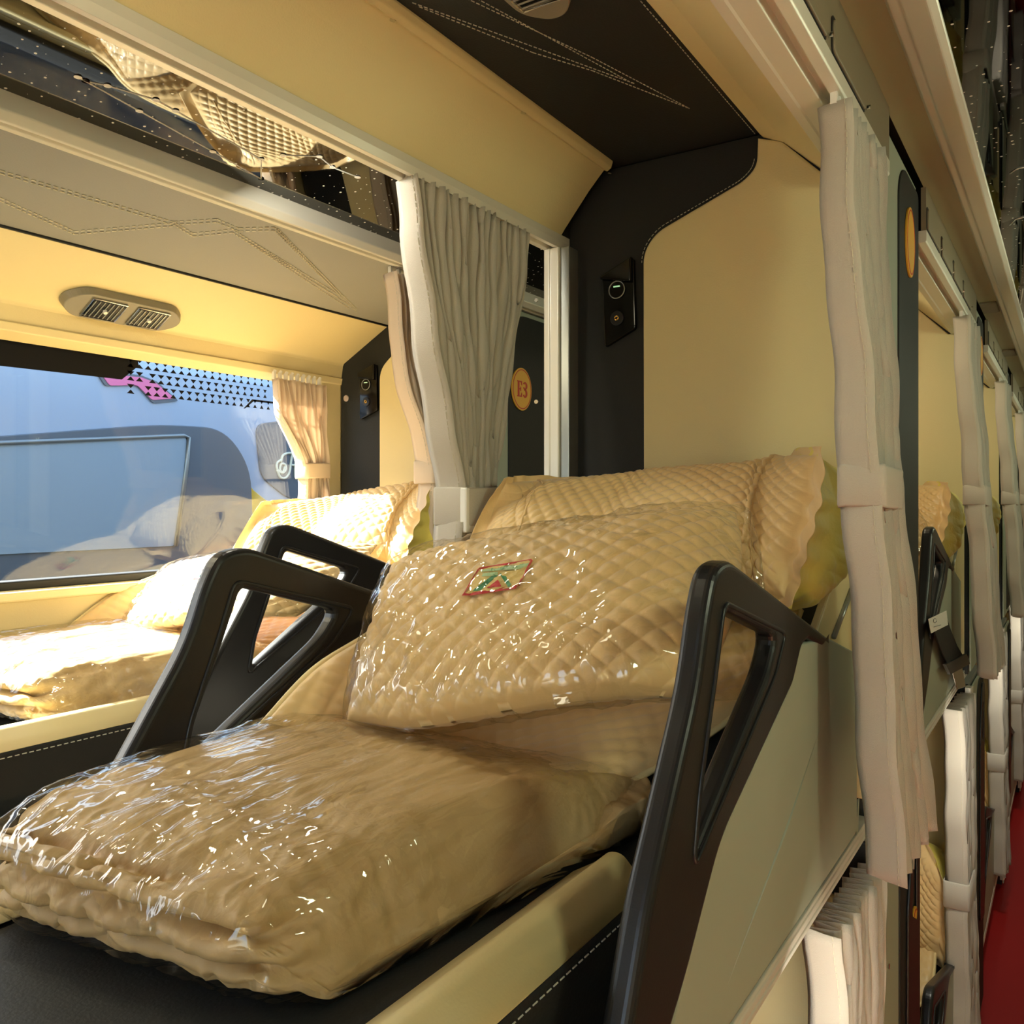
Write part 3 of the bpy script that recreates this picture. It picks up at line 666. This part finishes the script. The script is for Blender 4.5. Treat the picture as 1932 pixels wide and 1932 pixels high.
def berth(label, xc, hw, left_guard=True, group=None):
    t = thing('sleeper_berth', (xc, .9, -.52), label, 'berth', group)
    xr = xc+hw; xl = xc-hw
    box('base', xl+.02, xr-.012, .03, 1.41, -.515, -.455, linerd, t, bevel=.006)
    box('cushion', xl+.02, xr-.075, .03, .80, -.455, -.361, black, t, bevel=.02, seg=4)
    # side bolsters with a cream top
    for s in (1, -1):
        e = xr if s > 0 else xl-.105
        pr = rounded([(e-s*.145, -.358), (e-s*.115, -.340), (e-s*.104, -.3285), (e-s*.090, -.3275), (e-s*.072, -.346), (e-s*.067, -.358), (e-s*.10, -.364)], [.004, .006, .006, .01, .01, .002, .002], 4)
        b = prism('bolster', pr, .03, .74, cream, t, bevel=0); b.data.polygons.foreach_set('use_smooth', [len(p.vertices) == 4 for p in b.data.polygons])
        sp = box('side_skirt', min(e-s*.066, e-s*.12), max(e-s*.066, e-s*.12), 0.03, .76, -.462, -.357, black, t, bevel=.004)
        stitching('stitching', [[(e-s*.0655, .04, -.3655), (e-s*.0655, .735, -.3655)]], thread, sp, .006, .004, .0008)
    # sloping backrest
    v, f = prismgeo([(.74, -.43), (.70, -.395), (.95, -.345), (1.18, -.235), (1.36, -.14), (1.40, -.13), (1.40, -.43)], xl+.05, xr-.05, 'x')
    obj('backrest', v, f, black, t, bevel=.015, seg=3)
    guard(t, xr-.025, xr-.001)
    if left_guard: guard(t, xl-.04, xl-.016, panel=False, dy=-.09)
    v, f = prismgeo([(xr-.035, -.516), (xr-.006, -.516), (xr-.002, -.512), (xr-.002, -.507), (xr-.004, -.505), (xr-.002, -.503), (xr-.002, -.496), (xr-.004, -.494), (xr-.002, -.492), (xr-.003, -.4885), (xr-.035, -.4885)], .03, 1.44, 'y')
    obj('edge_rail', v, f, alum, t, bevel=.0008)
    # strut and hinge cover between backrest and wall
    tube('strut', [at(1573, 1202, X=xr-.02) if hw > .268 else (xr-.02, 1.16, -.16), at(1607, 1112, X=xr-.02) if hw > .268 else (xr-.02, 1.3, -.1)], .004, alumg, t)
    return t
MC, MH = -.535, .27
b0 = berth('nearest upper berth, black frame guards and charcoal cushion with cream bolster', MC, MH)
pts = [(1.19, -.36), (1.42, -.36), (1.42, -.05), (1.33, -.09), (1.2, -.17)]
prism('hinge_cover', pts, -.30, -.288, beige, b0, axis='x', bevel=.003)
for k in range(1, NB): dup(b0, (0, PITCH*k, 0), 'upper berth %s along the aisle behind the nearest curtain' % ordn[k])
lb = []
for k in range(0, NB): lb.append(dup(b0, (0, PITCH*k, DZ), '%s lower berth along the aisle, beside the red carpet' % ordn[k]))
WC, WH, WY, WZ = -1.425, .255, .30, .015
bw = berth('window berth with black frame guard, beyond the far aisle', WC, WH, left_guard=False)
bw.location += Vector((0, WY, WZ)); WL[bw.name] = bw.location.copy()
# seat belt on second berth
q0 = at(1790, 1165, X=-.262)
sbt = thing('seat_belt', (-.24, q0.y, -.5), 'black seat belt with white tag hanging over the second berth guard', 'seat belt')
def sb(u, v, x=-.258): return at(u, v, X=x)
def strap(name, L, w, mat, par, th=.003, x=-.256):
    V, F = [], []
    for (u, v, wu, wv) in L:
        a = sb(u-wu, v-wv, x); b = sb(u+wu, v+wv, x); V += [a, b, b+Vector((th, 0, 0)), a+Vector((th, 0, 0))]
    for i in range(len(L)-1):
        for k in range(4): F.append((i*4+k, i*4+(k+1) % 4, i*4+4+(k+1) % 4, i*4+4+k))
    F += [(3, 2, 1, 0), tuple(len(V)-4+k for k in range(4))]
    return obj(name, V, F, mat, par, bevel=.0008)
strap('webbing', [(1768, 1165, 14, -6), (1778, 1195, 14, -6), (1790, 1225, 14, -7), (1802, 1248, 15, -8)], 0, webbing, sbt)
strap('buckle_tongue_cover', [(1798, 1243, 20, -10), (1806, 1262, 19, -10)], 0, plast, sbt, .008)
tongue = strap('metal_tongue', [(1804, 1262, 9, -4), (1812, 1298, 8, -3)], 0, chrome, sbt, .003)
tagl = strap('paper_tag', [(1768, 1160, 17, -8), (1772, 1187, 16, -8)], 0, white, sbt, .001, -.2515)
v, f = joingeo([tubegeo([sb(1764+3*math.cos(k*.7), 1171+4*math.sin(k*.7), -.2500) for k in range(9)], .0006, 4), tubegeo([sb(1762, 1183, -.25), sb(1775, 1179, -.25)], .0006, 4)])
obj('tag_print', v, f, plast, tagl)

# ================================================================== BEDDING
# seat cover on the sloping backrest
def sc_pt(x, y): return (x, y, float(np.interp(y, [.6, .67, .80, .95, 1.10, 1.24], [-.36, -.352, -.332, -.302, -.245, -.17])))
def seat_cover(label):
    t = thing('quilted_seat_cover', (MC, .95, -.35), label, 'seat cover')
    xs = [-.785, -.70, -.535, -.37, -.30]; ctrl = []
    for y in (.67, .80, .95, 1.10, 1.24):
        row = []
        for x in xs:
            lim = float(np.interp(y, [.67, .80, .95, 1.10], [-.54, -.47, -.40, -.32])); x = -.785+(x+.785)*(lim+.785)/.485
            yy = y+(.02 if x < -.75 and y < .75 else 0); p = sc_pt(x, yy); row.append((p[0], p[1], p[2]+(.05 if x < -.65 else 0)+(.02 if x > -.33 else 0)))
        ctrl.append(row)
    ctrl[0][0] = tuple(at(482, 1382, Y=.67)); ctrl[1][0] = tuple(at(590, 1265, Y=.765)); ctrl[2][0] = tuple(at(690, 1200, Y=.86)); ctrl[3][0] = tuple(at(760, 1150, Y=.97))
    c = cushion('quilted_cloth', ctrl, 150, 130, .035, quilt, t, quiltp=.034, amp=.0035, edge=.35, ff=.85)
    P = o_data[c.name][1]; rim = [P[0, i] for i in range(0, 150, 3)]+[P[j, -1] for j in range(0, 130, 3)]+[P[-1, i] for i in range(149, 0, -3)]+[P[j, 0] for j in range(129, 0, -3)]
    tube('edge_piping', rim, .0045, piping, t, 6, True)
    return t
cov0 = seat_cover('peach quilted seat cover with cream piping on the nearest berth backrest')
# big pillow
def big_pillow(label):
    t = thing('big_pillow', (-.53, 1.25, -.1), label, 'pillow')
    def g(u, v, Y): return tuple(at(u, v, Y=Y))
    top = [g(950, 902, 1.13), g(1010, 897, 1.22), (-.62, 1.375, .040), (-.50, 1.385, .048), (-.41, 1.375, .050), g(1503, 848, 1.36), g(1552, 842, 1.22)]
    up = [g(915, 955, 1.11), g(1000, 960, 1.19), (-.61, 1.30, -.015), (-.50, 1.31, -.012), (-.42, 1.31, -.005), g(1488, 935, 1.30), g(1550, 935, 1.18)]
    lo = [g(885, 1020, 1.07), g(990, 1040, 1.12), (-.60, 1.19, -.075), (-.50, 1.19, -.075), (-.42, 1.20, -.072), g(1455, 1040, 1.21), g(1522, 1040, 1.14)]
    bt = [g(868, 1080, 1.03), g(985, 1110, 1.06), (-.59, 1.10, -.115), (-.50, 1.10, -.115), (-.42, 1.11, -.115), g(1420, 1150, 1.13), g(1495, 1150, 1.11)]
    c = cushion('quilted_pillowcase', [bt, lo, up, top], 300, 190, .14, quilt, t, quiltp=.027, amp=.0052, edge=.5, ff=.55, backmat=quiltb, flange=.022, ruffle=.0025, bulge=(.90, .055, .09))
    # welted seams standing up from the cloth
    Fr = o_data[c.name][0]; nt_, ns_ = Fr.shape[:2]
    def seam(pts):
        k = np.array(pts, float); s = cr(k, np.linspace(0, 1, 60)); return [tuple(Fr[int(np.clip(b*(nt_-1), 0, nt_-1)), int(np.clip(a*(ns_-1), 0, ns_-1))]) for a, b in s]
    tube('welt_seam', seam([(.80, .93), (.83, .8), (.82, .6), (.78, .4), (.75, .2)]), .004, quilt, t, 6)
    tube('welt_seam', seam([(.17, .93), (.155, .6), (.14, .2)]), .0018, quilt, t, 6)
    return t
big0 = big_pillow('big gold quilted pillow against the headboard of the nearest berth')
# wrapped pillow
def wrapped_pillow(label, patch=True):
    t = thing('wrapped_pillow', (-.55, .92, -.25), label, 'pillow')
    def g(u, v, Y): return tuple(at(u, v, Y=Y))
    bt = [g(655, 1358, .735), g(780, 1372, .745), g(930, 1345, .755), g(1080, 1318, .77), g(1200, 1312, .80), g(1310, 1318, .84)]
    lo = [g(690, 1240, .80), g(800, 1250, .80), g(950, 1235, .82), g(1100, 1220, .84), g(1240, 1200, .87), g(1375, 1190, .93)]
    up = [g(722, 1130, .86), g(830, 1120, .88), g(970, 1100, .91), g(1120, 1080, .94), g(1260, 1060, .98), g(1400, 1060, 1.03)]
    top = [g(742, 1068, .91), g(840, 1052, .95), g(980, 1038, .99), g(1120, 1015, 1.03), g(1260, 985, 1.07), g(1390, 968, 1.12)]
    ctrl = [bt, lo, up, top]
    c = cushion('quilted_pillowcase', ctrl, 260, 180, .075, quilt, t, quiltp=.031, amp=.0052, edge=.42, ff=.62, wr=.004, wsc=(14, 14, 14))
    if patch:
        tree = bvh(c); z = lambda x, y: (840+x/9.66, 1030+y/9.66)
        v, f = patchgeo(tree, [z(350, 880), z(1320, 745), z(1580, 250), z(610, 420)], .003); o = obj('woven_label', v, f, lab_y, t)
        def band(n, quads, m, lift):
            v, f = joingeo([patchgeo(tree, [z(*p) for p in q], lift, 4) for q in quads]); r = obj(n, v, f, m, o); return r
        band('label_border', [[(310, 900), (360, 850), (640, 400), (590, 420)], [(300, 905), (470, 900), (470, 850), (330, 860)], [(460, 905), (1300, 775), (1290, 715), (460, 855)], [(1250, 775), (1360, 720), (1330, 670), (1240, 720)], [(1300, 740), (1345, 715), (1600, 255), (1555, 270)], [(600, 430), (1590, 265), (1570, 235), (620, 395)]], lab_r, .0042)
        band('label_monogram', [[(470, 830), (640, 810), (960, 540), (880, 520)], [(1150, 755), (1200, 700), (1060, 480), (990, 510)]], lab_g, .0044)
        band('label_triangle', [[(745, 770), (1025, 740), (965, 620), (950, 620)]], lab_r, .0046)
        band('label_band', [[(560, 560), (560, 510), (960, 470), (960, 540)], [(640, 470), (1460, 410), (1530, 310), (700, 425)]], lab_p, .0043)
        tx = []
        x0 = 840
        for i, ch in enumerate(range(11)):
            a = x0+i*56; b_ = 432-i*8.2; w_ = 34
            gl = [[(a, b_+22), (a+8, b_+22), (a+8, b_-24), (a, b_-24)], [(a, b_-18), (a+w_, b_-22), (a+w_, b_-28), (a, b_-24)]]
            if i % 2: gl.append([(a+w_-8, b_+18), (a+w_, b_+18), (a+w_, b_-26), (a+w_-8, b_-26)])
            if i % 3: gl.append([(a, b_+24), (a+w_, b_+20), (a+w_, b_+13), (a, b_+17)])
            tx += gl
        band('label_lettering', tx, lab_g, .0052)
    # the clear bag, a little larger, its corners standing off
    bag = []
    C = np.array(ctrl, float); cen = C.mean(axis=(0, 1))
    for r_ in C: bag.append([tuple(cen+(p-cen)*1.035) for p in r_])
    bag[3][-1] = g(1416, 962, 1.13); bag[2][-1] = g(1432, 1060, 1.05); bag[1][-1] = g(1432, 1200, .98); bag[0][-1] = g(1400, 1320, .90); bag[0][0] = g(646, 1356, .735); bag[3][0] = g(736, 1066, .915)
    cushion('plastic_bag', bag, 170, 120, .080, film, t, off=.005, wr=.006, wsc=(26, 26, 14), edge=.40, ff=.64, seed=5)
    return t
wrap0 = wrapped_pillow('plastic-wrapped quilted pillow with green and red woven label on the nearest berth')
# wrapped folded blanket
def wrapped_blanket(label):
    t = thing('wrapped_blanket', (-.56, .6, -.35), label, 'blanket')
    # plan outline control: columns along x, rows front to back; top heights
    Xs = [-.745, -.66, -.56, -.47, -.405]
    def top(x, y): return 0
    na, nb = 420, 190                              # around the section, along x
    def surf(grow, wr, fold, seed):
        V = np.zeros((nb, na, 3))
        for i in range(nb):
            s = i/(nb-1)
            yf = .368+.036*s**1.5; yb = .80+.14*s
            H = .108-.026*s; e = min(1, min(s/.06, (1-s)/.14)); e = 1-(1-e)**2.6
            hh = H*(.16+.84*e); yi = .045*(1-e)
            for k in range(na):
                a = 2*math.pi*k/na; c, sn = math.cos(a), math.sin(a)
                px_ = math.copysign(abs(c)**.42, c); pz = math.copysign(abs(sn)**.55, sn)
                y = (yf+yb)/2+((yb-yf)/2-yi)*px_; zz = (pz*.5+.5); q = (y-.38)/.45
                xr_ = -.460+.068*max(0, q)**1.3; x = -.80+.02*(1-q)+(xr_+.79)*s
                dome = .012*max(0, 1-((y-.62)/.26)**2)*max(0, 1-((s-.45)/.6)**2)
                lift = .22*max(0, y-.69)
                V[i, k] = (x, y, -.360+lift*(1-zz*.75)+(hh+dome)*zz-.09*max(0, q-.75)*zz)
        N = normals(V); c_ = V.mean(axis=(0, 1)); N *= np.sign(((V-c_)*N).sum(axis=2).mean())
        d = np.full((nb, na), grow, float)
        x1 = nz(V, (10, 7, 10), seed); x2 = nz(V, (26, 16, 26), seed+2)
        if wr:
            x3 = nz(V, (70, 30, 60), seed+4)
            x4 = nz(V, (16, 60, 40), seed+6)
            d += wr*(.5-1.0*np.abs(x1)-.8*np.abs(x2)-.5*np.abs(x3)-.45*np.abs(x4))
        if fold:
            zz = (V[:, :, 2]+.360)/.125
            face = np.clip((.47-V[:, :, 1])/.06, 0, 1)
            zw = zz+.05*x1
            g_ = np.minimum(np.abs(zw-.24), np.minimum(np.abs(zw-.47), np.abs(zw-.74)*1.2))
            d -= fold*np.exp(-(g_/.045)**2)*face
            pv = np.abs(np.sin(V[:, :, 0]*40+5*x1+np.round(zz*4)*1.9))**.5
            d += .009*(pv-.6)*face*np.clip((.76-zz)/.06, 0, 1)
            d += .004*(np.abs(np.sin(V[:, :, 0]*34+1.3*x2))*np.abs(np.sin(V[:, :, 1]*30)))**.5*(1-face)
        V = V+N*d[..., None]; V[:, :, 2] = np.maximum(V[:, :, 2], -.3605); return V
    def build(name, V, mat):
        F = []; nb_, na_ = V.shape[:2]
        for i in range(nb_-1):
            for k in range(na_): F.append((i*na_+k, i*na_+(k+1) % na_, (i+1)*na_+(k+1) % na_, (i+1)*na_+k))
        F += [tuple(range(na_)), tuple(range((nb_-1)*na_+na_-1, (nb_-1)*na_-1, -1))]
        return obj(name, V.reshape(-1, 3), F, mat, t, smooth=True)
    build('folded_quilt', surf(-.005, .007, .019, 2), cotton)
    b = build('plastic_bag', surf(.004, .006, 0, 9), filmb)
    return t
blk0 = wrapped_blanket('plastic-wrapped folded quilt filling the foreground of the nearest berth')

# copies on other berths
DW = (WC-MC, WY, WZ)
dup(cov0, (DW[0], DW[1], DW[2]), 'peach quilted seat cover on the window berth')
bp1 = dup(big0, (DW[0], DW[1], DW[2]-.035), 'sunlit quilted pillow against the wall of the window berth')
wrap1 = dup(wrap0, (DW[0], DW[1], DW[2]-.01), 'plastic-wrapped pillow lying below the window on the window berth')
wrap1.scale = (1, 1, .66)
bp1.rotation_euler = (0, -.07, 0)
dup(blk0, (DW[0]+.04, DW[1], DW[2]), 'plastic-wrapped folded quilt on the window berth, at the left edge')
for k in range(1, NB):
    dup(big0, (0, PITCH*k, -.02), 'quilted pillow at the head of the %s upper berth' % ordn[k])
    dup(cov0, (0, PITCH*k, 0), 'quilted cover on the %s upper berth' % ordn[k])
for k in range(1, NB):
    r_ = dup(big0, (0, PITCH*k+.05, DZ+.0), 'quilted pillow at the head of the %s lower berth' % ordn[k]); r_.rotation_euler = (.6, 0, 0)
    dup(cov0, (0, PITCH*k, DZ), 'quilted cover on the %s lower berth' % ordn[k])
dup(wrap0, (0, PITCH, 0), 'wrapped pillow behind the guard of the second upper berth')

# ================================================================== CURTAINS
def near_keys(dy=0, dz=0):
    return [(.485, (1.09, 1.28, -.243, .021)), (.42, (1.09, 1.285, -.241, .020)), (.05, (1.09, 1.21, -.215, .024)), (.02, (1.095, 1.215, -.212, .024)), (-.2, (1.09, 1.25, -.198, .023)), (-.445, (1.09, 1.31, -.184, .023))]
c0 = curtain('grey-beige pleated curtain tied back at the aisle edge of the nearest berth', near_keys(), 12, curt, ztie=.02, tieh=.05, seed=3, lean=.006)
for k in range(1, NB):
    dup(c0, (0, PITCH*k, 0), 'grey-beige tied curtain of the %s upper berth along the aisle' % ordn[k])
cl = curtain('grey-beige pleated curtain with white tie between the two berths', [(.478, (.985, 1.30, -.820, .024)), (.40, (.99, 1.295, -.820, .026)), (.12, (1.06, 1.21, -.818, .030)), (-.005, (1.087, 1.178, -.816, .030)), (-.07, (1.08, 1.19, -.816, .028)), (-.46, (1.06, 1.22, -.83, .028))], 17, curt, ztie=-.008, tieh=.06, seed=5)
tbx = lerpk([(0, (0,)), (-1, (0,))], -.5)
box('fastener_patch', -.796, -.782, 1.082, 1.112, -.045, .025, white, cl, bevel=.003)
cp = curtain('pale pink curtain on the window berth, left of the grey curtain', [(.478, (1.37, 1.60, -1.19, .024)), (.3, (1.40, 1.60, -1.19, .024)), (.09, (1.485, 1.60, -1.19, .026)), (.04, (1.495, 1.60, -1.19, .026)), (-.1, (1.49, 1.61, -1.19, .028)), (-.45, (1.48, 1.63, -1.19, .028))], 9, curtp, ztie=.065, tieh=.05, seed=8)
cw_ = curtain('small peach curtain gathered at the right end of the window', [(.305, (1.458, 1.628, -1.635, .018)), (.22, (1.475, 1.63, -1.635, .018)), (.11, (1.55, 1.63, -1.635, .020)), (.075, (1.556, 1.63, -1.635, .020)), (0, (1.55, 1.64, -1.635, .020)), (-.3, (1.54, 1.645, -1.635, .020))], 9, curtp, ztie=.085, tieh=.038, seed=11)
lowk = [(-.545, (1.14, 1.40, -.268, .026)), (-.60, (1.15, 1.39, -.266, .026)), (-1.02, (1.17, 1.36, -.262, .028)), (-1.08, (1.17, 1.35, -.262, .028)), (-1.5, (1.16, 1.38, -.255, .03))]
l0 = curtain('grey-beige pleated curtain hanging below the nearest bunk ledge', lowk, 13, curt, ztie=-1.05, tieh=.07, seed=13, hooks=False, lean=.012)
for k in range(1, NB):
    dup(l0, (0, PITCH*k-.0, 0), 'grey-beige tied curtain of the %s lower berth along the aisle' % ordn[k])

# ================================================================== OUTSIDE
g = box('ground', -30, 10, -20, 30, -3.1, -2.9, asphalt, bevel=0); g['kind'] = 'structure'
BX = -3.0
bus = thing('parked_coach', (BX-1.1, 1.4, -2.9), 'blue-grey parked coach with yellow front seen through the window', 'coach')
def by(u, v, X=BX): p = at(u, v, X=X); return (p.y, p.z)
prof = rounded([(-4.0, -2.5), (3.9, -2.5), (4.05, -1.0), (3.75, .3), (3.4, .58), (-4.0, .58)], [.1, .2, .3, .4, .15, .1])
plate('body', prof, [], BX-2.2, BX, busblue, bus, bevel=.06, res=3)
wo_ = rounded([by(-900, 880), by(-100, 830), by(300, 800), by(420, 808), by(470, 880), by(478, 1090), by(-900, 1140)], [.02, .3, .2, .15, .1, .1, .02], 6)
plate('window_surround', wo_, [], BX-.004, BX+.012, busdark, bus, bevel=.004)
wi = rounded([by(-900, 900), by(0, 838), by(348, 822), by(330, 1030), by(-900, 1090)], [.02, .1, .03, .03, .02], 5)
pane = plate('window_pane', wi, [], BX+.008, BX+.018, busgl, bus, bevel=.002)
v, f = tubegeo([(BX+.02, *by(*q)) for q in ((-300, 856), (0, 836), (340, 822), (350, 826), (346, 880), (325, 1030))], .009, 6); obj('window_trim', v, f, alumg, pane, smooth=True)
plate('yellow_swoosh', rounded([by(452, 850), by(470, 920), by(520, 960), by(640, 985), by(640, 1130), by(480, 1130)], .03), [], BX-.003, BX+.010, busyel, bus, bevel=.003)
plate('dark_front_panel', rounded([by(480, 800), by(640, 780), by(640, 960), by(540, 940), by(490, 900)], .05), [], BX-.003, BX+.009, busdark, bus, bevel=.003)
pk = [by(188, 706), by(262, 712), by(290, 722), by(327, 752), by(284, 755), by(256, 727), by(204, 728)]
cy_ = sum(p[0] for p in pk)/7; cz_ = sum(p[1] for p in pk)/7
plate('decal_outline', rounded([(cy_+(a-cy_)*1.12, cz_+(b-cz_)*1.25) for a, b in pk], .01), [], BX-.002, BX+.008, busdark, bus, bevel=0)
plate('pink_decal', rounded(pk, .01), [], BX-.002, BX+.011, buspink, bus, bevel=0)
# cursive capital on the coach side
z6 = lambda x, y: (480+x/6.44, 700+y/6.44)
cur = [[(345, 1165), (320, 1230), (285, 1200), (300, 1130), (350, 1140), (355, 1200), (310, 1240), (255, 1200), (250, 1120), (300, 1080)], [(250, 1200), (290, 1290), (350, 1300), (400, 1230), (420, 1100), (430, 1010), (380, 1000), (320, 1030), (295, 1110)], [(420, 1140), (480, 1160), (500, 1250), (520, 1300)], [(500, 1020), (470, 1150), (470, 1290)]]
gs = []
for L in cur:
    s = cr(np.array(L, float), np.linspace(0, 1, 40)); gs.append(tubegeo([(BX+.013, *by(*z6(a, b))) for a, b in s], .0055, 6))
v, f = joingeo(gs); obj('lettering', v, f, lettw, bus, smooth=True)
for yy in (-2.6, 2.2): 
    w_ = disc('wheel', (BX-.25, yy, -2.4), (1, 0, 0), .5, .26, rubber, bus, 32, bevel=.03)
